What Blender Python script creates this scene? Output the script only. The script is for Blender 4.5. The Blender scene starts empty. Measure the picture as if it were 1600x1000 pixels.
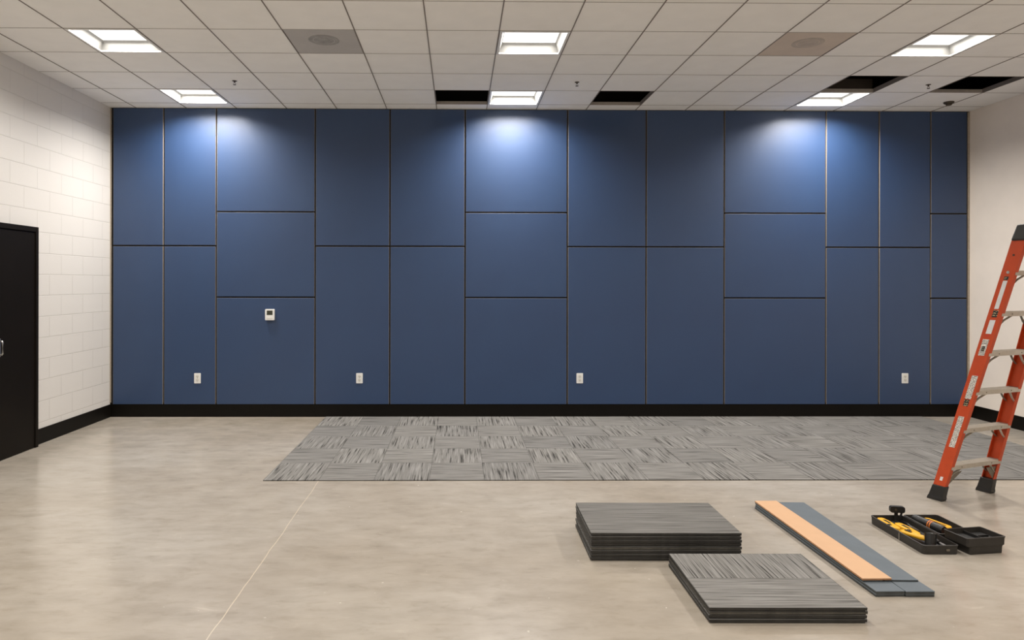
import bpy, bmesh, math, random
from mathutils import Vector, Matrix
random.seed(7)
S = bpy.context.scene
PI = math.pi
# ---------------------------------------------------------------- camera
F, CX, CY, YAW, ROLL = 1094.5, 728.4, 442.4, 0.011, 0.0018
EYE = 1.637
cd = bpy.data.cameras.new('camera')
cd.sensor_width = 36; cd.lens = F / 1600 * 36
cd.shift_x = (800 - CX) / 1600; cd.shift_y = (CY - 500) / 1600
cd.clip_start = 0.05
cam = bpy.data.objects.new('camera', cd); S.collection.objects.link(cam)
fw = Vector((math.sin(YAW), math.cos(YAW), 0)); rt = Vector((math.cos(YAW), -math.sin(YAW), 0)); up = Vector((0, 0, 1))
r2 = rt * math.cos(ROLL) + up * math.sin(ROLL); u2 = up * math.cos(ROLL) - rt * math.sin(ROLL)
cam.matrix_world = Matrix(((r2.x, u2.x, -fw.x, 0), (r2.y, u2.y, -fw.y, 0), (r2.z, u2.z, -fw.z, EYE), (0, 0, 0, 1)))
S.camera = cam
# ---------------------------------------------------------------- world, exposure
w = bpy.data.worlds.new('world'); S.world = w; w.use_nodes = True
w.node_tree.nodes['Background'].inputs[0].default_value = (0.8, 0.85, 1, 1)
w.node_tree.nodes['Background'].inputs[1].default_value = 0.2
S.view_settings.view_transform = 'Standard'; S.view_settings.look = 'None'
S.view_settings.gamma = 1; S.view_settings.use_curve_mapping = False
S.view_settings.exposure = 0.0
LAMP_NEAR_WALL, LAMP_ROOM = 66.0, 28.5      # watts per ceiling lamp
LAMP_SPREAD = math.radians(151)
DIFFUSER = 2.2
LAMP_COL = (1.0, 0.95, 0.885, 1)
# ---------------------------------------------------------------- room numbers (metres; origin on the floor below the camera)
XL, XR, YW, YR, H = -4.24, 6.306, 8.589, -3.4, EYE + 2.1298
T = 0.6096; GX0, GY0 = -3.927, 8.339        # ceiling grid module and origin
FACE = 8.565                                # front plane of the blue panels
BASE_H = 0.155

def P2(xc, d):                              # point given across / away from the camera axis -> world x, y
    return (xc * math.cos(YAW) + d * math.sin(YAW), -xc * math.sin(YAW) + d * math.cos(YAW))

# ---------------------------------------------------------------- helpers
C = S.collection
def link(o, parent=None):
    C.objects.link(o)
    if parent: o.parent = parent
    return o
def obj(name, bm, mats, parent=None, loc=None, rot=None, smooth=False, bevel=0, seg=2):
    me = bpy.data.meshes.new(name)
    bmesh.ops.recalc_face_normals(bm, faces=bm.faces)
    bm.to_mesh(me); bm.free()
    if not isinstance(mats, (list, tuple)): mats = [mats]
    for m in mats: me.materials.append(m)
    if smooth:
        for p in me.polygons: p.use_smooth = True
    o = bpy.data.objects.new(name, me); link(o, parent)
    if loc: o.location = loc
    if rot: o.rotation_euler = rot
    if bevel:
        b = o.modifiers.new('bevel', 'BEVEL'); b.width = bevel; b.segments = seg; b.limit_method = 'ANGLE'; b.angle_limit = 0.6
    return o
def box(bm, x0, x1, y0, y1, z0, z1, mi=0):
    v = [bm.verts.new(p) for p in ((x0,y0,z0),(x1,y0,z0),(x1,y1,z0),(x0,y1,z0),(x0,y0,z1),(x1,y0,z1),(x1,y1,z1),(x0,y1,z1))]
    fs = []
    for q in ((0,3,2,1),(4,5,6,7),(0,1,5,4),(1,2,6,5),(2,3,7,6),(3,0,4,7)):
        f = bm.faces.new([v[i] for i in q]); f.material_index = mi; fs.append(f)
    return v, fs
def new(*a):
    bm = bmesh.new()
    if a: box(bm, *a)
    return bm
def bar(bm, a, b, wdt, thk, side=(1, 0, 0)):  # flat bar from a to b; wdt measured along 'side', thk across
    a, b = Vector(a), Vector(b); d = (b - a).normalized()
    s = Vector(side); s = (s - d * s.dot(d)).normalized(); n = d.cross(s)
    vs = []
    for p in (a, b):
        for i, j in ((-1,-1),(1,-1),(1,1),(-1,1)): vs.append(bm.verts.new(p + s * (wdt/2*i) + n * (thk/2*j)))
    for q in ((0,1,2,3),(7,6,5,4),(0,4,5,1),(1,5,6,2),(2,6,7,3),(3,7,4,0)): bm.faces.new([vs[i] for i in q])
def tube(bm, pts, rads, n=12, flat=1.0):      # swept round section through points, scaled in z by flat
    pts = [Vector(p) for p in pts]; rings = []
    for i, p in enumerate(pts):
        d = (pts[min(i+1, len(pts)-1)] - pts[max(i-1, 0)]).normalized()
        s = d.cross(Vector((0,0,1)))
        if s.length < 1e-3: s = Vector((1,0,0))
        s.normalize(); n_ = s.cross(d)
        r = rads[i] if isinstance(rads, (list, tuple)) else rads
        rings.append([bm.verts.new(p + s * (r*math.cos(2*PI*k/n)) + n_ * (r*flat*math.sin(2*PI*k/n))) for k in range(n)])
    for a, b in zip(rings, rings[1:]):
        for k in range(n): bm.faces.new((a[k], a[(k+1)%n], b[(k+1)%n], b[k]))
    bm.faces.new(rings[0][::-1]); bm.faces.new(rings[-1])
def lathe(bm, prof, n=24, cx=0, cy=0):
    rings = []
    for r, z in prof:
        rings.append([bm.verts.new((cx + r*math.cos(2*PI*k/n), cy + r*math.sin(2*PI*k/n), z)) for k in range(n)] if r > 1e-6 else [bm.verts.new((cx, cy, z))])
    for a, b in zip(rings, rings[1:]):
        for k in range(n):
            l = (k+1) % n
            if len(a) == 1 and len(b) == 1: continue
            if len(a) == 1: bm.faces.new((a[0], b[l], b[k]))
            elif len(b) == 1: bm.faces.new((a[k], a[l], b[0]))
            else: bm.faces.new((a[k], a[l], b[l], b[k]))
def prism(bm, pts, z0, z1, axis='z'):         # polygon extruded along an axis
    def m(p, z): return {'z': (p[0], p[1], z), 'y': (p[0], z, p[1]), 'x': (z, p[0], p[1])}[axis]
    a = [bm.verts.new(m(p, z0)) for p in pts]; b = [bm.verts.new(m(p, z1)) for p in pts]
    bm.faces.new(a[::-1]); bm.faces.new(b); n = len(pts)
    for i in range(n): bm.faces.new((a[i], a[(i+1)%n], b[(i+1)%n], b[i]))
def rrect(x0, x1, y0, y1, r, n=4):
    out = []
    for cx, cy, a in ((x1-r, y0+r, -90), (x1-r, y1-r, 0), (x0+r, y1-r, 90), (x0+r, y0+r, 180)):
        for i in range(n+1):
            t = math.radians(a + 90*i/n); out.append((cx + r*math.cos(t), cy + r*math.sin(t)))
    return out
def thing(name, label, cat, loc=(0,0,0), rz=0, group=None):
    o = bpy.data.objects.new(name, None); link(o); o.empty_display_size = 0.1
    o.location = loc; o.rotation_euler = (0, 0, rz)
    return tag(o, label, cat, group)
def tag(o, label, cat, group=None):
    o['label'] = label; o['category'] = cat
    if group: o['group'] = group
    return o
def struct(name, bm, m, **k):
    o = obj(name, bm, m, **k)
    if not k.get('parent'): o['kind'] = 'structure'
    return o
def copy_tree(root, parent=None):
    c = root.copy(); C.objects.link(c); c.parent = parent
    for ch in list(root.children): copy_tree(ch, c)
    return c

# ---------------------------------------------------------------- materials
class N:
    def __init__(s, name):
        s.m = bpy.data.materials.new(name); s.m.use_nodes = True; s.t = s.m.node_tree; s.b = s.t.nodes['Principled BSDF']
    def n(s, kind, ins=None, **props):
        x = s.t.nodes.new(kind)
        for k, v in props.items(): setattr(x, k, v)
        for k, v in (ins or {}).items():
            if isinstance(v, bpy.types.NodeSocket): s.t.links.new(v, x.inputs[k])
            else: x.inputs[k].default_value = v
        return x
    def math(s, op, a, b=0.0, c=None):
        i = {0: a, 1: b}
        if c is not None: i[2] = c
        return s.n('ShaderNodeMath', i, operation=op).outputs[0]
    def coord(s, scale=(1,1,1), loc=(0,0,0), rot=(0,0,0)):
        tc = s.n('ShaderNodeTexCoord')
        return s.n('ShaderNodeMapping', {'Vector': tc.outputs['Object'], 'Scale': scale, 'Location': loc, 'Rotation': rot}).outputs[0]
    def noise(s, vec, scale, detail=4, rough=0.55, dist=0):
        return s.n('ShaderNodeTexNoise', {'Vector': vec, 'Scale': scale, 'Detail': detail, 'Roughness': rough, 'Distortion': dist}).outputs['Fac']
    def ramp(s, fac, stops):
        r = s.n('ShaderNodeValToRGB', {'Fac': fac}); e = r.color_ramp.elements
        while len(e) < len(stops): e.new(0.5)
        for i, (p, c) in enumerate(stops):
            e[i].position = p; e[i].color = (c[0], c[1], c[2], 1) if not isinstance(c, (int, float)) else (c, c, c, 1)
        return r.outputs['Color']
    def mix(s, fac, a, b, mode='MIX'):
        x = s.n('ShaderNodeMix', data_type='RGBA', blend_type=mode)
        for k, v in ((0, fac), (6, a), (7, b)):
            if isinstance(v, bpy.types.NodeSocket): s.t.links.new(v, x.inputs[k])
            else: x.inputs[k].default_value = v if k == 0 else (v[0], v[1], v[2], 1)
        return x.outputs[2]
    def set(s, **k):
        for a, v in k.items():
            i = s.b.inputs[a.replace('_', ' ')]
            if isinstance(v, bpy.types.NodeSocket): s.t.links.new(v, i)
            else: i.default_value = (v[0], v[1], v[2], 1) if isinstance(v, tuple) else v
        return s
    def bump(s, h, strength=0.3, dist=0.01):
        s.t.links.new(s.n('ShaderNodeBump', {'Height': h, 'Strength': strength, 'Distance': dist}).outputs[0], s.b.inputs['Normal']); return s
def mat(name, col, rough=0.6, metal=0.0, var=0.06, scale=30, bump=0.0, spec=0.5):
    s = N(name); f = s.noise(s.coord(), scale)
    a = tuple(c*(1-var) for c in col); b = tuple(min(1, c*(1+var)) for c in col)
    s.set(Base_Color=s.ramp(f, [(0.3, a), (0.7, b)]), Roughness=rough, Metallic=metal)
    s.b.inputs['Specular IOR Level'].default_value = spec
    if bump: s.bump(f, bump, 0.002)
    return s.m

# polished concrete
s = N('polished_concrete'); v = s.coord()
big = s.noise(v, 0.55, 4, 0.5, 0.2); mid = s.noise(s.coord((0.8, 1.5, 1)), 4.5, 6, 0.6, 0.15); fine = s.noise(v, 40, 3)
c1 = s.ramp(big, [(0.30, (0.325, 0.280, 0.224)), (0.52, (0.390, 0.350, 0.298)), (0.72, (0.445, 0.412, 0.365))])
c2 = s.ramp(mid, [(0.25, (0.74, 0.725, 0.70)), (0.5, (0.96, 0.955, 0.95)), (0.75, (1.1, 1.1, 1.1))])
c = s.mix(0.6, c1, c2, 'MULTIPLY')
vein = s.noise(s.coord((0.7, 1.9, 1), (2, 5, 0)), 9, 7, 0.68, 0.5)
c = s.mix(1.0, c, s.ramp(vein, [(0.30, (0.86, 0.85, 0.83)), (0.46, (0.98, 0.98, 0.975)), (0.60, (1, 1, 1)), (0.72, (1.12, 1.12, 1.11))]), 'MULTIPLY')
blot = s.ramp(s.noise(s.coord((1, 2.2, 1), (7, 3, 0)), 4.0, 3, 0.5, 0.5), [(0.70, 0), (0.76, 1)])
c = s.mix(s.math('MULTIPLY', blot, 0.12), c, (0.62, 0.56, 0.47))
speck = s.ramp(s.noise(v, 26, 2, 0.4), [(0.76, 0), (0.79, 1)])
c = s.mix(s.math('MULTIPLY', speck, 0.5), c, (0.70, 0.65, 0.56))
sx = s.n('ShaderNodeSeparateXYZ', {0: v})                       # one saw-cut joint running away from the viewer
jn = s.math('ABSOLUTE', s.math('SUBTRACT', sx.outputs[0], s.math('ADD', -1.165, s.math('MULTIPLY', s.noise(v, 2.5), 0.03))))
jl = s.math('LESS_THAN', jn, 0.0028)
jy = s.math('LESS_THAN', sx.outputs[1], 5.85)
c = s.mix(s.math('MULTIPLY', s.math('MULTIPLY', jl, jy), 0.7), c, (0.62, 0.52, 0.40))
s.set(Base_Color=c, Roughness=s.n('ShaderNodeMapRange', {0: mid, 1: 0.3, 2: 0.7, 3: 0.15, 4: 0.27}).outputs[0])
s.bump(fine, 0.04, 0.002); M_FLOOR = s.m

# painted concrete block
s = N('painted_block'); tc = s.n('ShaderNodeTexCoord'); sp = s.n('ShaderNodeSeparateXYZ', {0: tc.outputs['Object']})
vv = s.n('ShaderNodeCombineXYZ', {0: sp.outputs[1], 1: sp.outputs[2]}).outputs[0]
vv = s.n('ShaderNodeMapping', {'Vector': vv, 'Location': (-8.60 + 0.43*30, 0.0, 0)}).outputs[0]
bk = s.n('ShaderNodeTexBrick', {'Vector': vv, 'Color1': (0.715, 0.69, 0.66, 1), 'Color2': (0.707, 0.682, 0.652, 1), 'Mortar': (0.64, 0.615, 0.585, 1), 'Scale': 1.0, 'Mortar Size': 0.0045, 'Mortar Smooth': 0.3, 'Bias': 0.0, 'Brick Width': 0.43, 'Row Height': 0.2146}, offset=0.5)
fn = s.noise(s.coord(), 60, 5)
s.set(Base_Color=bk.outputs['Color'], Roughness=0.55)
h = s.math('ADD', s.math('MULTIPLY', bk.outputs['Fac'], -1.0), s.math('MULTIPLY', fn, 0.12))
s.bump(h, 0.6, 0.006); M_BLOCK = s.m
M_WALL = mat('painted_plaster', (0.84, 0.765, 0.69), 0.7, var=0.03, scale=3, bump=0.05)
M_REAR = mat('rear_wall_paint', (0.78, 0.75, 0.71), 0.7, var=0.03, scale=3)
M_TILE = mat('ceiling_tile_white', (0.93, 0.915, 0.89), 0.9, var=0.02, scale=5, bump=0.1, spec=0.2)
M_GRID = mat('grid_main_paint', (0.22, 0.19, 0.165), 0.6)
M_GRID2 = mat('grid_cross_paint', (0.40, 0.37, 0.34), 0.6)
M_VOID = mat('plenum_shade_dark', (0.012, 0.010, 0.009), 0.9)  # near-black: the shade above the ceiling is put into the colour
M_DECK = mat('deck_metal', (0.035, 0.026, 0.02), 0.7)
M_BACK = mat('panel_backing_board', (0.012, 0.010, 0.009), 0.9)
M_RUB = mat('baseboard_rubber_black', (0.005, 0.004, 0.003), 0.45, var=0.1, spec=.15)
M_DOOR = mat('door_black_paint', (0.0065, 0.0045, 0.003), 0.5, var=0.12, scale=4, spec=.15)
M_STEEL = mat('brushed_steel', (0.55, 0.54, 0.52), 0.35, 1.0)
M_PLY = mat('raw_panel_edge', (0.38, 0.33, 0.27), 0.8, var=0.15, scale=60)
FR, FS, FL = 0.44, 0.15, 0.7
s = N('blue_fabric'); v = s.coord()
wv = s.math('MULTIPLY', s.noise(s.coord((1, 1, 6)), 180, 2), s.noise(s.coord((6, 1, 1)), 180, 2))
f = s.noise(v, 1.5, 3); g = s.noise(v, 220, 2)
c = s.ramp(f, [(0.3, (0.0175, 0.047, 0.126)), (0.7, (0.0195, 0.053, 0.138))])
c = s.mix(0.35, c, s.ramp(g, [(0.35, 0.6), (0.65, 1.0)]), 'MULTIPLY')
s.set(Base_Color=c, Roughness=FR, Sheen_Weight=FS, Sheen_Roughness=0.35); s.b.inputs['Specular IOR Level'].default_value = FL; s.bump(wv, 0.25, 0.002); M_BLUE = s.m

def carpet_mat(name, cw, ch, lo=0.07, hi=0.25, x0=0.0, y0=0.0, warm=0.95, fq=70, flip=1.0):
    s = N(name); tc = s.n('ShaderNodeTexCoord'); sp = s.n('ShaderNodeSeparateXYZ', {0: tc.outputs['Object']})
    x = s.math('DIVIDE', s.math('SUBTRACT', sp.outputs[0], x0), cw); y = s.math('DIVIDE', s.math('SUBTRACT', sp.outputs[1], y0), ch)
    fx = s.math('FLOOR', x); fy = s.math('FLOOR', y)
    par = s.math('FLOORED_MODULO', s.math('ADD', s.math('ADD', fx, fy), flip), 2.0)
    rnd = s.n('ShaderNodeTexWhiteNoise', {0: s.n('ShaderNodeCombineXYZ', {0: fx, 1: fy}).outputs[0]}, noise_dimensions='3D').outputs['Value']
    def streak(sc, lc):
        vec = s.n('ShaderNodeVectorMath', {0: tc.outputs['Object'], 1: sc}, operation='MULTIPLY').outputs[0]
        off = s.n('ShaderNodeCombineXYZ', {0: s.math('MULTIPLY', rnd, 37.0), 1: s.math('MULTIPLY', rnd, 91.0)}).outputs[0]
        vec = s.n('ShaderNodeVectorMath', {0: vec, 1: off}, operation='ADD').outputs[0]
        return s.noise(vec, 1.0, 3, 0.55, 0.25)
    a = streak((fq, 2.2, 1), 0); b = streak((2.2, fq*1.3, 1), 0)
    mf = s.n('ShaderNodeMix', {0: par, 2: b, 3: a}); fac = mf.outputs[0]
    col = s.ramp(fac, [(0.36, (lo*0.55, lo*0.52, lo*0.5)), (0.43, (hi*0.68, hi*0.655, hi*0.62)), (0.55, (hi*0.86, hi*0.835, hi*0.80)), (0.68, (hi*1.15, hi*1.12, hi*1.08))])
    tint = s.ramp(rnd, [(0.0, (0.86, 0.865, 0.87)), (1.0, (1.0, 1.0, 0.99))])
    col = s.mix(1.0, col, tint, 'MULTIPLY')
    ex = s.math('ABSOLUTE', s.math('SUBTRACT', s.math('FRACT', x), 0.5)); ey = s.math('ABSOLUTE', s.math('SUBTRACT', s.math('FRACT', y), 0.5))
    seam = s.math('MAXIMUM', s.math('GREATER_THAN', ex, 0.5 - 0.004/cw), s.math('GREATER_THAN', ey, 0.5 - 0.004/ch))
    col = s.mix(s.math('MULTIPLY', seam, 0.45), col, (0.05, 0.048, 0.045))
    s.set(Base_Color=col, Roughness=0.9); s.b.inputs['Specular IOR Level'].default_value = 0.2
    s.bump(fac, 0.5, 0.004); return s.m
CAR_X0, CAR_Y0, CAR_W, CAR_D = -1.61, 5.80, 0.457*16, 0.5505*5
M_CARPET = carpet_mat('carpet_streaked', 0.457, 0.5505)
M_STACKTOP = carpet_mat('carpet_tile_grey_large', 2.0, 2.0, lo=.09, hi=0.20, x0=-1, y0=-1, fq=120, flip=0.0)
M_STACKTOP2 = carpet_mat('carpet_tile_grey_split', 0.763, 0.3375, lo=.09, hi=0.25, x0=-.3815, y0=-.3375, fq=110, flip=0.0)
M_TBACK = mat('carpet_tile_backing', (0.028, 0.026, 0.023), 0.65, var=0.35, scale=25)
M_TBACK2 = mat('carpet_tile_backing_light', (0.075, 0.070, 0.060), 0.6, var=0.3, scale=25)
M_CEDGE = mat('carpet_edge_dark', (0.02, 0.02, 0.02), 0.8)
M_PLANKG = mat('plank_blue_grey', (0.10, 0.122, 0.142), 0.6, var=0.08, scale=6)
M_PLANKT = mat('plank_tan', (0.57, 0.35, 0.20), 0.6, var=0.03, scale=8)
M_PEDGE = mat('plank_edge_dark', (0.05, 0.055, 0.055), 0.6, var=0.3, scale=20)
M_TEDGE = mat('plank_edge_tan', (0.42, 0.21, 0.10), 0.7, var=0.2, scale=20)
M_WPL = mat('white_plastic', (0.80, 0.80, 0.78), 0.35, var=0.02)
M_WPL2 = mat('ivory_plastic', (0.72, 0.71, 0.66), 0.4, var=0.02)
M_SLOT = mat('slot_dark', (0.02, 0.02, 0.02), 0.6)
M_LCD = mat('thermostat_screen_olive', (0.035, 0.036, 0.022), 0.3)
M_ENAM = mat('lamp_enamel_white', (0.80, 0.79, 0.77), 0.45, var=0.02)
M_REFL = mat('lamp_reflector_grey', (0.30, 0.30, 0.29), 0.6, var=0.02)
M_VENTL = mat('vent_face_grey', (0.50, 0.48, 0.465), 0.7, var=0.05, scale=4)
M_VENTR = mat('vent_face_beige', (0.62, 0.53, 0.45), 0.7, var=0.05, scale=4)
M_VENTD = mat('vent_disc_grey', (0.34, 0.33, 0.32), 0.7, var=0.2, scale=12)
M_VENTD2 = mat('vent_disc_beige', (0.48, 0.42, 0.365), 0.7, var=0.12, scale=12)
M_ORANGE = mat('fibreglass_orange', (0.53, 0.060, 0.009), 0.5, var=0.06, scale=14)
M_ALU = mat('aluminium_dull', (0.52, 0.48, 0.42), 0.45, 0.55, var=0.08)
M_ALUD = mat('aluminium_brace', (0.20, 0.175, 0.14), 0.5, 0.5)
M_BLKP = mat('black_plastic', (0.012, 0.0115, 0.011), 0.4, var=0.15)
M_TRAY = mat('tray_charcoal_plastic', (0.022, 0.019, 0.016), 0.5, var=0.12)
M_TRAYIN = mat('tray_inside_black', (0.008, 0.008, 0.008), 0.6)
M_YEL = mat('tool_yellow', (0.80, 0.42, 0.02), 0.35, var=0.06)
M_ORT = mat('tool_orange', (0.62, 0.17, 0.025), 0.45)
M_BRASS = mat('sprinkler_metal_dark', (0.10, 0.08, 0.06), 0.5, 0.6)
def emit(name, strength):
    s = N(name); em = s.n('ShaderNodeEmission', {'Color': LAMP_COL, 'Strength': strength})
    s.t.links.new(em.outputs[0], s.t.nodes['Material Output'].inputs['Surface']); return s.m
M_EM = emit('lamp_diffuser_glow', DIFFUSER)
# printed stickers: rows of small dark print on white
def sticker(name, base, ink, rows, thr):
    s = N(name); v = s.coord((1, 1, 1)); sp = s.n('ShaderNodeSeparateXYZ', {0: v})
    r = s.math('FRACT', s.math('MULTIPLY', sp.outputs[2], rows)); line = s.math('GREATER_THAN', r, 0.5)
    n = s.math('GREATER_THAN', s.noise(s.coord((1, 1, 1)), 160, 1), thr)
    s.set(Base_Color=s.mix(s.math('MULTIPLY', line, n), base, ink), Roughness=0.4); return s.m
M_ST1 = sticker('sticker_white_print', (0.78, 0.76, 0.72), (0.10, 0.09, 0.08), 90, 0.45)
M_ST2 = sticker('sticker_black_print', (0.015, 0.015, 0.015), (0.7, 0.6, 0.35), 60, 0.55)
M_ST3 = mat('sticker_red', (0.55, 0.04, 0.02), 0.4)
M_ST4 = mat('sticker_plain_white', (0.75, 0.76, 0.78), 0.3)

# ================================================================ ROOM SHELL
struct('floor', new(XL-.2, XR+.2, YR-.2, YW+.2, -.1, 0), M_FLOOR)
DY0, DY1, DTOP = 5.70, 7.02, 2.185                       # door opening incl. frame on the left wall
struct('wall_left', new(XL-.2, XL, YR-.2, YW+.2, 0, H+.9), M_BLOCK)
struct('wall_right', new(XR, XR+.2, YR-.2, YW+.2, 0, H+.9), M_WALL)
struct('wall_back', new(XL, XR, YW, YW+.2, 0, H+.9), M_BACK)
struct('wall_front', new(XL, XR, YR-.2, YR, 0, H+.9), M_REAR)
struct('baseboard_back', new(XL, XR, YW-.012, YW, 0, BASE_H+.02), M_RUB)
bm = new(XL, XL+.010, DY1, YW-.012, 0, BASE_H); box(bm, XL, XL+.010, YR, DY0, 0, BASE_H)
struct('baseboard_left', bm, M_RUB, bevel=.003)
struct('baseboard_right', new(XR-.010, XR, YR, YW-.012, 0, BASE_H), M_RUB, bevel=.003)
struct('trim_1', new(XL+.001, XL+.012, FACE+.002, YW-.001, BASE_H+.02, H-.01), M_PLY)
struct('trim_2', new(XR-.026, XR-.001, FACE+.006, YW-.001, BASE_H+.02, H-.01), M_PLY)
# door on the left wall
dr = bpy.data.objects.new('door_1', None); link(dr); dr.location = (XL, DY1, 0); dr['kind'] = 'structure'
L = DY1 - DY0
bm = new(0.0, .062, -.045, 0, 0, DTOP); box(bm, 0.0, .062, -L, -L+.045, 0, DTOP); box(bm, 0.0, .062, -L+.045, -.045, DTOP-.05, DTOP)
obj('door_frame', bm, M_DOOR, dr, bevel=.003)
for y0, y1, yp, sg in ((-.658, -.048, -.597, -1), (-L+.048, -.662, -.723, 1)):
    lf = obj('door_leaf', new(0.004, .052, y0, y1, .008, DTOP-.053), M_DOOR, dr, bevel=.002)
    obj('handle_plate', new(.052, .058, yp-.028, yp+.028, .955, 1.12), M_STEEL, lf, bevel=.002)
    bm = bmesh.new(); tube(bm, [(.057, yp, .975), (.085, yp, .975), (.092, yp, .985), (.092, yp, 1.09), (.085, yp, 1.10), (.057, yp, 1.10)], .007)
    obj('door_handle', bm, M_STEEL, lf, smooth=True)

# ---------------------------------------------------------------- ceiling
OPEN = {(6, 0), (9, 0), (13, 1), (15, 1)}
LIGHTS = [(1, 0), (7, 0), (13, 0), (1, 3), (7, 3), (13, 3)] + [(c_, r_) for r_ in (6, 9, 12, 15) for c_ in (1, 7, 13)]
VENTS = {(4, 3), (11, 3)}
xs = [XL] + [GX0 + T*k for k in range(0, 17)] + [XR]            # cell column k -> xs[k+1]..xs[k+2]
ys = [YW] + [GY0 - T*k for k in range(0, 20) if GY0 - T*k > YR] + [YR]
skip = OPEN | set(LIGHTS) | VENTS
bm = bmesh.new()
for i in range(len(xs)-1):
    for j in range(len(ys)-1):
        if (i-1, j-1) in skip: continue
        box(bm, xs[i]+.0015, xs[i+1]-.0015, ys[j+1]+.0015, ys[j]-.0015, H, H+.016)
ceil = struct('ceiling', bm, M_TILE)
g1, g2 = bmesh.new(), bmesh.new()
for x in xs[1:-1]: box(g1, x-.0045, x+.0045, YR, FACE+.03, H-.004, H+.04)
struct('grid_runners', g1, M_GRID, parent=ceil)
for y in ys[1:-1]:
    for a, b in zip(xs, xs[1:]): box(g2, a+.0045, b-.0045, y-.003, y+.003, H-.0025, H+.035)
struct('grid_cross_tees', g2, M_GRID2, parent=ceil)
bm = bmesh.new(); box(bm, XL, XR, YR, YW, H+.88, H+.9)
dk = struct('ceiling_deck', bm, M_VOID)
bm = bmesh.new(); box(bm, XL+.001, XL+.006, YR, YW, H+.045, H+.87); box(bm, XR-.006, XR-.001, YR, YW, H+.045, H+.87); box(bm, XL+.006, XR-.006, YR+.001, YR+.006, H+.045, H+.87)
obj('plenum_shade_liner', bm, M_VOID, dk)  # dark sheets added over the lit walls so the open bays look unlit
bm = bmesh.new()
for k in range(18): box(bm, XL+.01, XR-.01, YW-.18-k*.28, YW-.10-k*.28, H+.44, H+.54)
obj('deck_rib', bm, M_DECK, dk)
bm = bmesh.new(); tube(bm, [(GX0+T*14.6, YR+6, H+.30), (GX0+T*15.2, 7.2, H+.26), (GX0+T*15.7, 7.5, H+.24), (GX0+T*16.6, 7.6, H+.27), (XR-.05, 7.6, H+.3)], .10, 16)
tag(obj('air_duct', bm, mat('duct_brown', (0.10, 0.06, 0.03), 0.5), smooth=True), 'dark flexible duct seen inside the rightmost open ceiling bay', 'duct')

# recessed lamps
def make_lamp(watts):
    t = bpy.data.objects.new('recessed_ceiling_light', None); link(t)
    a, z0, z1, b = T/2-.007, -.006, .085, T/2-.062
    bm = bmesh.new()                                   # flange ring
    for (x0, x1, y0, y1) in ((-a, a, -a, -a+.022), (-a, a, a-.022, a), (-a, -a+.022, -a+.022, a-.022), (a-.022, a, -a+.022, a-.022)): box(bm, x0, x1, y0, y1, z0, .004)
    obj('frame', bm, M_ENAM, t)
    bm = bmesh.new(); a2 = a-.018                       # sloping reflector well, with a thickness
    def ring(r, z): return [bm.verts.new((sx*r, sy*r, z)) for sx, sy in ((-1,-1),(1,-1),(1,1),(-1,1))]
    R = [ring(a2, 0.0), ring(b, z1), ring(b, z1+.012), ring(a2+.004, .012)]
    for p, q in zip(R, R[1:] + R[:1]):
        for k in range(4): bm.faces.new((p[k], p[(k+1)%4], q[(k+1)%4], q[k]))
    obj('reflector', bm, M_REFL, t)
    bm = bmesh.new(); n = 8; grid = {}                  # slightly bowed diffuser
    for i in range(n+1):
        for j in range(n+1):
            x, y = -b+2*b*i/n, -b+2*b*j/n
            grid[i, j] = bm.verts.new((x, y, z1 + .004 - .008*math.cos(x/b*PI/2)*math.cos(y/b*PI/2)))
    for i in range(n):
        for j in range(n): bm.faces.new((grid[i,j], grid[i,j+1], grid[i+1,j+1], grid[i+1,j]))
    obj('diffuser', bm, M_EM, t, smooth=True)
    bm = bmesh.new(); box(bm, -a+.001, -a+.006, -a+.001, a-.001, .005, z1+.06); box(bm, a-.006, a-.001, -a+.001, a-.001, .005, z1+.06)
    box(bm, -a+.006, a-.006, -a+.001, -a+.006, .005, z1+.06); box(bm, -a+.006, a-.006, a-.006, a-.001, .005, z1+.06); box(bm, -a+.001, a-.001, -a+.001, a-.001, z1+.06, z1+.064)
    obj('housing', bm, M_DECK, t)
    ld = bpy.data.lights.new('lamp_light', 'AREA'); ld.shape = 'SQUARE'; ld.size = 2*b-.04; ld.energy = watts; ld.color = LAMP_COL[:3]; ld.spread = LAMP_SPREAD
    lo = bpy.data.objects.new('lamp_light', ld); link(lo, t); lo.location = (0, 0, z1-.007)
    return t
LW, LR = make_lamp(LAMP_NEAR_WALL), make_lamp(LAMP_ROOM)
lab = {(1,0): 'bright recessed square ceiling light near the blue wall, beside the white block wall',
       (7,0): 'bright recessed square ceiling light beside an open bay, above the middle of the blue wall',
       (13,0): 'bright recessed square ceiling light near the blue wall, touching the open bay on the right',
       (1,3): 'large-looking recessed ceiling light at far left, nearer the viewer',
       (7,3): 'large-looking recessed ceiling light in the middle, nearer the viewer',
       (13,3): 'large-looking recessed ceiling light at far right, nearer the viewer'}
usedW = usedR = False
for (c_, r_) in LIGHTS:
    if r_ == 0: o = copy_tree(LW) if usedW else LW; usedW = True
    else: o = copy_tree(LR) if usedR else LR; usedR = True
    o.location = (GX0 + T*(c_+.5), GY0 - T*(r_+.5), H)
    tag(o, lab.get((c_, r_), f'ceiling light outside the view, {["left", "middle", "right"][c_//6]} one of the {["first", "second", "third", "rearmost"][(r_-6)//3]} row overhead'), 'ceiling light', 'recessed ceiling lights' if (c_, r_) in lab else 'recessed ceiling lights out of view')

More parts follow.
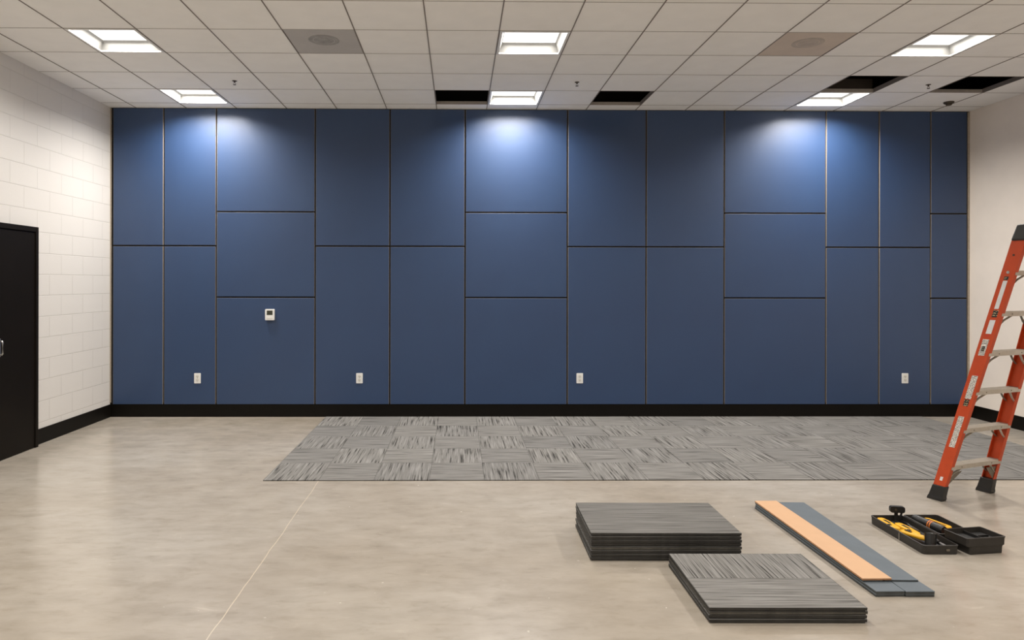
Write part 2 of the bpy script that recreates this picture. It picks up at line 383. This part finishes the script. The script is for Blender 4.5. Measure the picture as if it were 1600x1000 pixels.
# ceiling vents: flat perforated plate with the round duct collar showing through
for (c_, r_), m1, m2, lb in (((4, 3), M_VENTL, M_VENTD, 'grey square ceiling vent with dark round fan mark, left of the middle'),
                           ((11, 3), M_VENTR, M_VENTD2, 'beige-brown square ceiling vent with faint round mark, right of the middle')):
    t = thing('ceiling_vent', lb, 'vent', (GX0+T*(c_+.5), GY0-T*(r_+.5), H), 0, 'square ceiling vents')
    a = T/2-.007
    obj('vent_plate', new(-a, a, -a, a, -.001, .008), m1, t)
    bm = bmesh.new(); lathe(bm, [(0, -.004), (.125, -.004), (.135, -.001), (.135, .002), (0, .002)], 32)
    cl = obj('duct_collar', bm, m2, t, loc=(.0, -.05, 0))
    for rr in (.095, .055):
        bm = bmesh.new(); lathe(bm, [(rr-.006, -.0046), (rr, -.0050), (rr, -.0035), (rr-.006, -.0035), (rr-.006, -.0046)], 32); obj('perforated_ring', bm, m1 if rr > .09 else m2, cl)
# sprinklers and detector
def sprinkler(x, y, lb):
    t = thing('fire_sprinkler', lb, 'sprinkler', (x, y, H), 0, 'small hanging fire sprinklers'); t.scale = (.8, .8, .62)
    bm = bmesh.new(); lathe(bm, [(0, 0), (.032, 0), (.030, -.006), (.010, -.012), (.010, -.03), (0, -.03)], 16); obj('escutcheon', bm, M_BRASS, t, smooth=False)
    bm = bmesh.new()
    for sx in (-1, 1): tube(bm, [(sx*.006, 0, -.028), (sx*.014, 0, -.045), (sx*.004, 0, -.066)], .003, 6)
    obj('sprinkler_arms', bm, M_BRASS, t)
    bm = bmesh.new(); lathe(bm, [(0, -.064), (.02, -.066), (.02, -.069), (0, -.070)], 12); obj('deflector', bm, M_BRASS, t)
def ceil_pt(px, py):
    d = F*(H-EYE)/(CY-py); return P2((px-CX)/F*d, d)
sprinkler(*ceil_pt(366, 127), 'small fire sprinkler hanging between the left light and the grey vent')
sprinkler(*ceil_pt(901, 128), 'small fire sprinkler hanging right of the middle lights')
sprinkler(*ceil_pt(1450, 131), 'small fire sprinkler hanging between the two open bays on the right')
x, y = ceil_pt(1482, 158)
t = thing('smoke_detector', 'small dark round detector on the ceiling near the right wall', 'detector', (x, y, H))
bm = bmesh.new(); lathe(bm, [(0, 0), (.055, 0), (.055, -.012), (.045, -.02), (0, -.02)], 20); obj('base', bm, M_BRASS, t)
bm = bmesh.new(); lathe(bm, [(0, -.018), (.036, -.02), (.028, -.04), (0, -.045)], 20); obj('cover', bm, M_BRASS, t, smooth=True)

# ================================================================ BLUE PANELS
def wall_x(px):   # across position on the panel plane
    k = (px-CX)/F; return FACE*(k*math.cos(YAW)+math.sin(YAW))/(math.cos(YAW)-k*math.sin(YAW))
def wall_z(px, py):
    k = (px-CX)/F; d = FACE/(math.cos(YAW)-k*math.sin(YAW))
    return EYE - ((py-CY) - (px-CX)*ROLL)/F*d
SEAM = [175.5, 255.5, 337.8, 492.3, 609, 726.5, 886.5, 1009.5, 1131.5, 1290.5, 1373.5, 1454, 1511.5]
WX = [wall_x(p) for p in SEAM]
ZB, ZT = BASE_H+.002, H-.008
Z2 = wall_z(730, 385); ZA, ZC = wall_z(800, 465), wall_z(800, 332)
G = .0085
names = ['first strip from the white block wall', 'second strip from the white block wall', 'wide strip holding the thermostat', 'strip just right of the thermostat strip',
         'strip left of the middle wide strip', 'wide strip in the middle of the wall', 'strip just right of the middle wide strip', 'strip just left of the right-hand wide strip',
         'wide strip on the right', 'strip just right of the right-hand wide strip', 'strip with the rightmost outlet', 'narrowest strip beside the plain right wall']
panels = []
for i in range(12):
    three = i in (2, 5, 8, 11)
    zs = [ZB, ZA, ZC, ZT] if three else [ZB, Z2, ZT]
    for j in range(len(zs)-1):
        x0, x1 = WX[i]+G, WX[i+1]-G; z0 = zs[j] + (G if j else 0); z1 = zs[j+1] - (G if j < len(zs)-2 else 0)
        pos = (['lower', 'middle', 'upper'] if three else ['lower', 'upper'])[j]
        y = FACE + random.uniform(-.001, .001)
        bm = new(0, x1-x0, .0035, YW-.001-y, 0, z1-z0)
        t = obj('wall_panel', bm, M_PLY, loc=(x0, y, z0))
        shp = 'squarish' if three and i != 11 else 'tall'
        tag(t, f'{shp} navy blue wall panel, {pos} one in the {names[i]}', 'wall panel', 'navy acoustic wall panels')
        obj('fabric_face', new(.0018, x1-x0-.0018, 0, .0045, 0, z1-z0-.0012), M_BLUE, t, bevel=.002)
        panels.append(t)

# outlets
def outlet(px, lb):
    t = thing('wall_outlet', lb, 'outlet', (wall_x(px), FACE-.001, wall_z(px, 591)), 0, 'white duplex outlets on the blue wall')
    bm = bmesh.new(); prism(bm, rrect(-.040, .040, -.062, .062, .006), -.007, .001, 'y'); obj('cover_plate', bm, M_WPL, t, bevel=.002)
    for s_ in (-1, 1):
        bm = bmesh.new(); prism(bm, rrect(-.018, .018, s_*.023-.016, s_*.023+.016, .009), -.009, -.005, 'y'); r = obj('receptacle', bm, M_WPL2, t)
        bm = bmesh.new(); zc = s_*.023
        box(bm, -.009, -.006, -.0095, -.008, zc-.002, zc+.008); box(bm, .006, .009, -.0095, -.008, zc-.002, zc+.007); box(bm, -.003, .003, -.0095, -.008, zc-.011, zc-.006)
        obj('slots', bm, M_SLOT, r)
    bm = bmesh.new(); tube(bm, [(0, -.0095, 0), (0, -.006, 0)], .0035, 10); obj('screw', bm, M_STEEL, t)
outlet(309, 'white outlet on the blue wall nearest the white block wall')
outlet(562, 'white outlet on the blue wall just right of the thermostat panel')
outlet(906, 'white outlet on the blue wall right of the middle wide strip')
outlet(1414, 'white outlet on the blue wall nearest the orange ladder')
# thermostat
t = thing('thermostat', 'small white thermostat with dark screen on the blue wall', 'thermostat', (wall_x(422.7), FACE-.001, wall_z(422, 491.5)))
bm = bmesh.new(); prism(bm, rrect(-.050, .050, -.060, .060, .008), -.012, .001, 'y'); obj('back_plate', bm, M_WPL2, t)
bm = bmesh.new(); prism(bm, rrect(-.057, .057, -.067, .067, .008), -.036, -.011, 'y'); cs = obj('housing', bm, M_WPL, t, bevel=.003)
bm = bmesh.new(); prism(bm, rrect(-.035, .035, -.003, .050, .003), -.0375, -.034, 'y'); obj('screen', bm, M_LCD, t)
for bx_ in (-.026, 0, .026):
    bm = bmesh.new(); prism(bm, rrect(bx_-.009, bx_+.009, -.046, -.034, .003), -.0385, -.034, 'y'); obj('button', bm, M_WPL2, t)

# ================================================================ CARPET
cz = .008
bm = new(0, CAR_W, 0, CAR_D, .0005, cz)
c = obj('carpet', bm, M_CARPET, loc=(CAR_X0, CAR_Y0, 0))
tag(c, 'laid field of grey streaked carpet tiles along the blue wall', 'carpet')

# ================================================================ STACKS OF CARPET TILES
ORD = ['bottom', 'second from bottom', 'third from bottom', 'fourth from bottom', 'fourth from top', 'third from top', 'second from top', 'topmost']
def stack(xc, d, w_, dp, n, th, topm, where, group, seed):
    rnd = random.Random(seed); base = None; z = 0.0005
    ordn = ORD if n == 8 else ['bottom', 'second from bottom', 'second from top', 'topmost']
    for k in range(n):
        t = thing('carpet_tile', f'{"streaked grey" if k == n-1 else "dark-edged grey"} carpet tile, {ordn[k]} of {where}', 'carpet tile', group=group)
        x, y = P2(xc + w_/2, d + dp/2)
        jx, jy, jr = (rnd.uniform(-.004, .004), rnd.uniform(-.004, .004), rnd.uniform(-.004, .004)) if k < n-1 else (0, -.002, 0)
        t.location = (x+jx, y+jy, z); t.rotation_euler = (0, 0, -YAW+jr)
        g = th - .0045
        bm = bmesh.new(); box(bm, -w_/2+.007, w_/2-.007, -dp/2+.007, dp/2-.007, 0, g*.40); box(bm, -w_/2+.001, w_/2-.001, -dp/2+.001, dp/2-.001, g*.40, g)
        lite = rnd.random() < .45
        obj('backing', bm, M_TBACK2 if lite and k < n-1 else M_TBACK, t)
        bm = bmesh.new(); v_, fs_ = box(bm, -w_/2, w_/2, -dp/2, dp/2, g, th-.0003)
        for f_ in fs_[2:]: f_.material_index = 1
        obj('carpet_pile', bm, [topm, M_TBACK], t, bevel=.0012)
        z += th
stack(.738, 4.13, .889, .573, 8, .0207, M_STACKTOP, 'the taller stack behind', 'carpet tiles in the taller stack', 3)
stack(1.171, 3.371, .763, .675, 4, .0196, M_STACKTOP2, 'the lower stack in front', 'carpet tiles in the lower front stack', 5)

# ================================================================ PLANKS
def plank(a, b, wdt, z0, z1, m, me, lb):       # a, b: (across, away) ends of the centre line
    (x0, y0), (x1, y1) = P2(*a), P2(*b); Ln = math.hypot(x1-x0, y1-y0)
    t = thing('flooring_plank', lb, 'plank', ((x0+x1)/2, (y0+y1)/2, z0+.0002), math.atan2(y1-y0, x1-x0)-PI/2, 'stacked flooring planks')
    th = z1-z0-.0006
    obj('core', new(-wdt/2+.0008, wdt/2-.0008, -Ln/2+.0008, Ln/2-.0008, 0, th*.72), me, t)
    obj('wear_layer', new(-wdt/2, wdt/2, -Ln/2, Ln/2, th*.72, th), m, t, bevel=.0008)
plank((2.220, 3.664), (2.180, 5.10), .154, .0, .0155, M_PLANKG, M_PEDGE, 'blue-grey plank at the bottom of the pile, on the carpet stack side')
plank((2.3765, 3.662), (2.352, 5.10), .152, .0, .0155, M_PLANKG, M_PEDGE, 'blue-grey plank at the bottom of the pile, on the tool tray side')
plank((2.221, 3.662), (2.183, 5.10), .152, .0155, .031, M_PLANKG, M_PEDGE, 'blue-grey plank second layer up, jutting forward under the tan plank')
plank((2.3765, 3.660), (2.356, 5.10), .152, .0155, .031, M_PLANKG, M_PEDGE, 'blue-grey plank second layer up, jutting forward beside the tan plank end')
plank((2.197, 3.777), (2.165, 5.115), .108, .031, .0405, M_PLANKG, M_PEDGE, 'narrow blue-grey plank directly beneath the tan plank')
plank((2.351, 3.779), (2.380, 5.12), .180, .031, .0405, M_PLANKG, M_PEDGE, 'wide blue-grey top plank lying along the tan plank')
plank((2.2175, 3.774), (2.191, 5.12), .160, .0405, .051, M_PLANKT, M_TEDGE, 'tan plank on top of the blue-grey pile')

# ================================================================ TOOL TRAYS
def tray(xc0, xc1, d0, d1, z0, h, lb, rz=0.0, r=.02, th=.005, foot=False):
    x, y = P2((xc0+xc1)/2, (d0+d1)/2); a, b = (xc1-xc0)/2, (d1-d0)/2
    t = thing('tool_tray', lb, 'tool tray', (x, y, z0), rz-YAW, 'open black tool trays')
    def rings(bm, spec):
        R = [[bm.verts.new((p[0], p[1], z)) for p in rrect(-a+i, a-i, -b+i, b-i, max(.003, r-i))] for i, z in spec]
        for p, q in zip(R, R[1:]):
            n = len(p)
            for k in range(n): bm.faces.new((p[k], p[(k+1)%n], q[(k+1)%n], q[k]))
        return R
    bm = bmesh.new()
    R = rings(bm, [(.004, 0), (.002, .004), (.001, h*.5), (0, h-.003), (0, h), (th, h), (th+.002, h*.5), (th+.004, .006)])
    bm.faces.new(R[0][::-1]); bm.faces.new(R[-1])
    obj('tray_body', bm, M_TRAY, t)
    bm = bmesh.new(); rings(bm, [(-.002, h-.006), (-.003, h-.003), (-.002, h), (th, h+.001), (th+.001, h-.002)])
    obj('rim', bm, M_TRAY, t)
    bm = bmesh.new(); prism(bm, rrect(-a+th+.006, a-th-.006, -b+th+.006, b-th-.006, .01), .0062, .022)
    lin = obj('liner', bm, M_TRAYIN, t)
    return t, a, b
t1, a, b = tray(2.766, 2.984, 4.235, 4.79, 0, .056, 'long open charcoal tray holding yellow-handled tools')
obj('latch_seam', new(-a-.0025, -a+.001, -.045, -.041, .004, .05), M_ALU, t1)
obj('catch', new(.03, .05, -b-.004, -b+.002, .022, .034), M_ALUD, t1, bevel=.001)
t2, a, b = tray(2.996, 3.232, 4.432, 4.80, 0, .056, 'open charcoal tray behind, holding a yellow-handled tool and black roll')
RZ = math.radians(9)
t3, a3, b3 = tray(3.030, 3.262, 4.245, 4.400, 0, .050, 'small black tray at the bottom of the two stacked near the ladder', RZ, r=.012)
t4, a, b = tray(3.005, 3.270, 4.235, 4.410, .0515, .052, 'small empty black tray on top of the two stacked near the ladder', RZ, r=.012)
obj('divider', new(-.002, .002, -b+.01, b-.01, .008, .04), M_BLKP, t4)
obj('divider', new(.03, .10, -.002, .002, .008, .034), M_BLKP, t4)

def tool(name, lb, cat, a, b, z, tilt=0, group=None):   # local +x runs from a to b
    (x0, y0), (x1, y1) = P2(*a), P2(*b); t = thing(name, lb, cat, (x0, y0, z), math.atan2(y1-y0, x1-x0), group)
    t.rotation_euler[1] = tilt; return t, math.hypot(x1-x0, y1-y0)
def knife(a, b, z, lb, tilt=0):
    t, L_ = tool('utility_knife', lb, 'knife', a, b, z, tilt, 'yellow utility knives in the long tray')
    pts = [(0, -.016), (L_*.10, -.026), (L_*.45, -.022), (L_*.62, -.028), (L_*.86, -.018), (L_*.90, -.008), (L_*.90, .010), (L_*.8, .022), (L_*.55, .025), (L_*.3, .029), (L_*.06, .024), (0, .014)]
    bm = bmesh.new(); prism(bm, pts, 0, .024); obj('handle', bm, M_YEL, t, bevel=.005, seg=3)
    bm = bmesh.new(); prism(bm, [(L_*.2, -.006), (L_*.48, -.005), (L_*.5, .008), (L_*.22, .010)], .0235, .0265); obj('grip_inlay', bm, M_BLKP, t, bevel=.001)
    bm = bmesh.new(); prism(bm, [(L_*.58, -.0295), (L_*.66, -.0295), (L_*.66, -.010), (L_*.58, -.010)], .004, .028); obj('slider', bm, M_BLKP, t, bevel=.001)
    bm = bmesh.new(); prism(bm, [(L_*.88, -.006), (L_, -.006), (L_*.95, .006), (L_*.88, .006)], .011, .0125); obj('blade', bm, M_STEEL, t)
zt = .0225
knife((2.815, 4.765), (2.815, 4.53), zt+.002, 'yellow utility knife at the far end of the long tray')
knife((2.872, 4.665), (2.885, 4.43), zt+.002, 'yellow utility knife lying in the middle of the long tray')
t, L_ = tool('rubber_mallet', 'rubber mallet with yellow handle and black head in the long tray', 'mallet', (2.808, 4.52), (2.872, 4.325), zt)
bm = bmesh.new(); tube(bm, [(0, 0, .018), (.02, 0, .019), (.08, 0, .023), (.14, 0, .027), (L_, 0, .034)], [.018, .023, .019, .022, .016], 12, .75); obj('handle', bm, M_YEL, t, smooth=True)
bm = bmesh.new(); box(bm, .03, .075, -.007, .007, .030, .041); obj('grip_inlay', bm, M_BLKP, t, bevel=.002)
bm = bmesh.new(); tube(bm, [(L_+.004, -.006, -.0), (L_+.002, -.005, .004), (L_-.012, .012, .066), (L_-.014, .013, .071)], [.026, .030, .033, .028], 16); obj('head', bm, M_BLKP, t)
t, L_ = tool('screwdriver', 'short screwdriver with orange handle at the near corner of the long tray', 'screwdriver', (2.832, 4.275), (2.925, 4.262), zt)
bm = bmesh.new(); tube(bm, [(0, 0, .011), (.01, 0, .011), (.05, 0, .011), (.055, 0, .011)], [.007, .010, .009, .005], 8); obj('handle', bm, M_ORT, t)
bm = bmesh.new(); tube(bm, [(.054, 0, .011), (L_, 0, .011)], .003, 8); obj('shaft', bm, M_STEEL, t)
# pliers
def pliers(a, b, z, lb, m):
    t, L_ = tool('pliers', lb, 'pliers', a, b, z)
    for s_ in (-1, 1):
        bm = bmesh.new(); tube(bm, [(0, s_*.020, .01), (L_*.3, s_*.024, .01), (L_*.58, s_*.008, .01)], [.007, .008, .006], 10); obj('handle', bm, m, t, smooth=True)
        bm = bmesh.new(); prism(bm, [(L_*.56, s_*.012), (L_*.66, s_*.015), (L_, s_*.004), (L_, s_*.0005), (L_*.56, s_*.0005)], .005, .016); obj('jaw', bm, M_BRASS, t)
    bm = bmesh.new(); tube(bm, [(L_*.62, 0, .004), (L_*.62, 0, .019)], .007, 12); obj('pivot', bm, M_STEEL, t)
pliers((2.925, 4.74), (2.938, 4.54), zt, 'black-handled pliers lying along the long tray', M_BLKP)
t, L_ = tool('chisel', 'grey steel chisel lying at the near end of the long tray', 'chisel', (2.945, 4.42), (2.936, 4.262), zt)
bm = bmesh.new(); tube(bm, [(0, 0, .012), (.01, 0, .012), (.07, 0, .012)], [.009, .012, .009], 10); obj('handle', bm, M_BLKP, t)
bm = bmesh.new(); prism(bm, [(.068, -.005), (.10, -.010), (L_, -.010), (L_, .010), (.10, .010), (.068, .005)], .009, .013); obj('blade', bm, M_STEEL, t)
# trowel leaning out of the far end of the tray
t, L_ = tool('spring_clamp', 'black spring clamp standing up on the far rim of the long tray', 'clamp', (2.915, 4.765), (2.985, 4.752), zt)
bm = bmesh.new(); prism(bm, rrect(-.030, .062, .062, .105, .014), -.016, .012, 'y'); obj('clamp_head', bm, M_BLKP, t, bevel=.002)
bm = bmesh.new(); bar(bm, (.010, -.002, 0), (.010, -.002, .068), .022, .010); bar(bm, (.030, -.002, 0), (.046, -.002, .068), .012, .010); obj('clamp_arm', bm, M_BLKP, t, bevel=.002)
bm = bmesh.new(); tube(bm, [(.004, -.019, .083), (.004, -.012, .083)], .008, 12); obj('rivet', bm, M_BRASS, t)
# tray 2 contents
t, L_ = tool('hand_saw', 'folded saw with long yellow handle in the tray behind', 'saw', (3.115, 4.765), (3.165, 4.575), zt+.004)
bm = bmesh.new(); prism(bm, rrect(0, L_, -.034, .030, .028, 6), 0, .022); hh = obj('handle', bm, M_YEL, t, bevel=.006, seg=3)
bm = bmesh.new(); prism(bm, rrect(.03, L_-.03, -.006, .003, .004), .0215, .0235); obj('grip_inlay', bm, M_BLKP, hh)
bm = bmesh.new(); prism(bm, [(.01, .024), (L_-.02, .024), (L_-.05, .038), (.01, .036)], .008, .011); obj('blade', bm, M_STEEL, t)
t, L_ = tool('knee_pad_roll', 'black padded roll with orange strap in the tray behind', 'roll', (3.032, 4.74), (3.075, 4.50), zt)
bm = bmesh.new(); tube(bm, [(0, 0, .030), (.01, 0, .030), (L_*.95, 0, .030), (L_, 0, .030)], [.024, .029, .029, .024], 18); obj('roll_body', bm, M_BLKP, t)
for q in (.55, .62):
    bm = bmesh.new(); tube(bm, [(L_*q, 0, .030), (L_*q+.008, 0, .030)], .0305, 18); obj('strap', bm, M_ORT, t)
t, L_ = tool('flat_bar', 'slim orange-edged bar leaning in the tray behind, beside the roll', 'bar', (3.135, 4.56), (3.10, 4.44), zt)
bm = bmesh.new(); prism(bm, [(0, -.008), (L_, -.010), (L_, .010), (0, .008)], 0, .012); obj('bar_body', bm, M_ORT, t, bevel=.002)

# ================================================================ LADDER
lx, ly = P2(3.839, 5.43)
lad = thing('step_ladder', 'orange fibreglass step ladder with aluminium steps and black feet', 'ladder', (lx, ly, 0), math.radians(21.5)-YAW)
LEAN, TAP, LH, HB = .268, .050, 2.01, .30
def fr(s_, z, dx=0, dy=0): return Vector((s_*(HB-TAP*z)+dx, -LEAN*z+dy, z))       # front rail line
def channel(bm, p0, p1, s_, web, fl, th, ydir=None):
    # web lies on the outer side (sign s_), flanges point inward; ends cut level
    P = [(0, -web/2), (0, web/2), (-s_*fl, web/2), (-s_*fl, web/2-th), (-s_*th, web/2-th), (-s_*th, -web/2+th), (-s_*fl, -web/2+th), (-s_*fl, -web/2)]
    A = [bm.verts.new(Vector(p0)+Vector((x, y, 0))) for x, y in P]; B = [bm.verts.new(Vector(p1)+Vector((x, y, 0))) for x, y in P]
    for ring in (A, B):
        bm.faces.new((ring[0], ring[1], ring[4], ring[5])); bm.faces.new((ring[1], ring[2], ring[3], ring[4])); bm.faces.new((ring[0], ring[5], ring[6], ring[7]))
    n = len(P)
    for k in range(n): bm.faces.new((A[k], A[(k+1)%n], B[(k+1)%n], B[k]))
WEB = .090
rails = {}
for s_ in (-1, 1):
    bm = bmesh.new(); channel(bm, fr(s_, .075), fr(s_, LH-.055), s_, WEB, .034, .005)
    rails[s_] = obj('side_rail', bm, M_ORANGE, lad)
    # foot boot
    bm = bmesh.new(); q = []
    for z, gx, gy in ((0, .008, .012), (.018, .008, .012), (.035, .005, .008), (.115, .003, .003)):
        c_ = fr(s_, z); xi, xo = c_.x - s_*(.040+gx), c_.x + s_*(.002+gx)
        q.append([bm.verts.new((x_, c_.y+y_, z)) for x_, y_ in ((xi, -WEB/2-gy), (xo, -WEB/2-gy), (xo, WEB/2+gy), (xi, WEB/2+gy))])
    for A, B in zip(q, q[1:]):
        for k in range(4): bm.faces.new((A[k], A[(k+1)%4], B[(k+1)%4], B[k]))
    bm.faces.new(q[0][::-1]); bm.faces.new(q[-1]); obj('foot', bm, M_BLKP, lad, bevel=.004)
    # rear leg rails
    z0, z1 = .06, LH-.04; yr = lambda z: -LEAN*LH - .03 - (LH-z)*.29
    bm = bmesh.new(); channel(bm, (s_*(.285-.05*z0), yr(z0), z0), (s_*(.285-.05*z1), yr(z1), z1), s_, .048, .026, .004); obj('rear_leg', bm, M_ORANGE, lad)
    bm = bmesh.new(); box(bm, min(s_*.245, s_*.293), max(s_*.245, s_*.293), yr(0)-.035, yr(0)+.04, 0, .08); obj('rear_foot', bm, M_BLKP, lad, bevel=.004)
for k in range(6):
    z = .280 + .290*k
    if z > LH-.1: break
    hw = HB - TAP*z - .006; yc = -LEAN*z
    bm = bmesh.new(); d_ = .042
    prism(bm, [(yc-d_, z), (yc-d_, z-.032), (yc-d_+.004, z-.032), (yc-d_+.004, z-.004), (yc+d_-.004, z-.004), (yc+d_-.004, z-.032), (yc+d_, z-.032), (yc+d_, z)], -hw, hw, 'x')
    for g in range(7): box(bm, -hw+.004, hw-.004, yc-.036+g*.012-.0015, yc-.036+g*.012+.0015, z, z+.0015)
    st = obj('step', bm, M_ALU, lad)
    for s_ in (-1, 1):
        bm = bmesh.new(); tube(bm, [(s_*(hw-.11), yc-d_-.003, z-.016), (s_*(hw-.11), yc-d_+.002, z-.016)], .004, 8)
        obj('rivet', bm, M_ALUD, st)
    for s_ in (-1, 1):
        for yy in (-d_+.008, d_-.008):
            bm = bmesh.new(); w0 = Vector((s_*(hw-.115), yc+yy, z-.028)); zz = z-.115; w1 = Vector((s_*(HB-TAP*zz-.012), -LEAN*zz+yy*.9, zz))
            md = (w0+w1)/2 + Vector((0, 0, .010 if s_ < 0 else -.010))
            bar(bm, w0, md, .016, .003, (0, 1, .2)); bar(bm, md, w1, .016, .003, (0, 1, .2)); obj('step_brace', bm, M_ALUD if yy > 0 else M_ALU, lad)
# bottom gusset
for s_ in (-1, 1):
    bm = bmesh.new(); z = .225; w1 = Vector((s_*(HB-.012-.05*.10), -LEAN*.10-WEB/2+.006, .10)); w0 = Vector((s_*(HB-.16), -LEAN*z-.038, z))
    w2 = Vector((s_*(HB-.02), -LEAN*z-.038, z))
    v_ = [bm.verts.new(p) for p in (w0, w2, w1)]; v2 = [bm.verts.new(p+Vector((0, .003, 0))) for p in (w0, w2, w1)]
    bm.faces.new(v_); bm.faces.new(v2[::-1])
    for k in range(3): bm.faces.new((v_[k], v_[(k+1)%3], v2[(k+1)%3], v2[k]))
    obj('gusset', bm, M_ALUD, lad)
for z in (.40, .95, 1.45):                                        # rear cross bars
    hw = .285-.05*z; y_ = -LEAN*LH-.03-(LH-z)*.29
    bm = bmesh.new(); tube(bm, [(-hw, y_, z), (hw, y_, z)], .010, 10); obj('rear_brace', bm, M_ALU, lad)
# top cap
yc = -LEAN*LH-.02; zc = LH-.04
bm = bmesh.new()
A = [bm.verts.new(p) for p in ((-.216, yc-.115, zc-.03), (.216, yc-.115, zc-.03), (.216, yc+.085, zc-.03), (-.216, yc+.085, zc-.03))]
B = [bm.verts.new(p) for p in ((-.195, yc-.095, zc+.085), (.195, yc-.095, zc+.085), (.195, yc+.055, zc+.085), (-.195, yc+.055, zc+.085))]
bm.faces.new(A[::-1]); bm.faces.new(B)
for k in range(4): bm.faces.new((A[k], A[(k+1)%4], B[(k+1)%4], B[k]))
obj('top_cap', bm, M_BLKP, lad, bevel=.012, seg=3)
# stickers on the outer face of the near rail (lie on the web plane, follow its slope)
def decal(z0, z1, f0, f1, m, name='sticker', th=.0007):
    bm = bmesh.new(); e = -.0004
    vs = []
    for off in (e, e-th):
        for z, f in ((z0, f0), (z0, f1), (z1, f1), (z1, f0)):
            c_ = fr(-1, z); vs.append(bm.verts.new((c_.x+off, c_.y - WEB/2 + WEB*(1-f), z)))
    for q in ((0,1,2,3),(7,6,5,4),(0,4,5,1),(1,5,6,2),(2,6,7,3),(3,7,4,0)): bm.faces.new([vs[i] for i in q])
    return obj(name, bm, m, lad)
decal(.42, .66, .28, .74, M_ST1); decal(.155, .185, .4, .62, M_ST4)
decal(.795, .97, .30, .78, M_ST1); decal(.74, .79, .34, .72, M_ST2)
decal(1.12, 1.24, .25, .72, M_ST1); decal(1.15, 1.19, .36, .60, M_ST2)
decal(1.28, 1.38, .30, .72, M_ST4); decal(1.40, 1.45, .34, .72, M_ST2)
decal(1.46, 1.66, .34, .66, M_ST4); decal(1.665, 1.69, .34, .66, M_ST2)
decal(1.26, 1.272, .36, .60, M_ST3); decal(.972, .985, .6, .78, M_ST3)
bm = bmesh.new(); c_ = fr(-1, 1.72); tube(bm, [(c_.x+.001, c_.y, 1.72), (c_.x-.004, c_.y, 1.72)], .010, 12); obj('bolt', bm, M_STEEL, lad)
bm = bmesh.new(); c_ = fr(-1, 1.84); tube(bm, [(c_.x+.001, c_.y, 1.84), (c_.x-.004, c_.y, 1.84)], .007, 12); obj('bolt', bm, M_BRASS, lad)
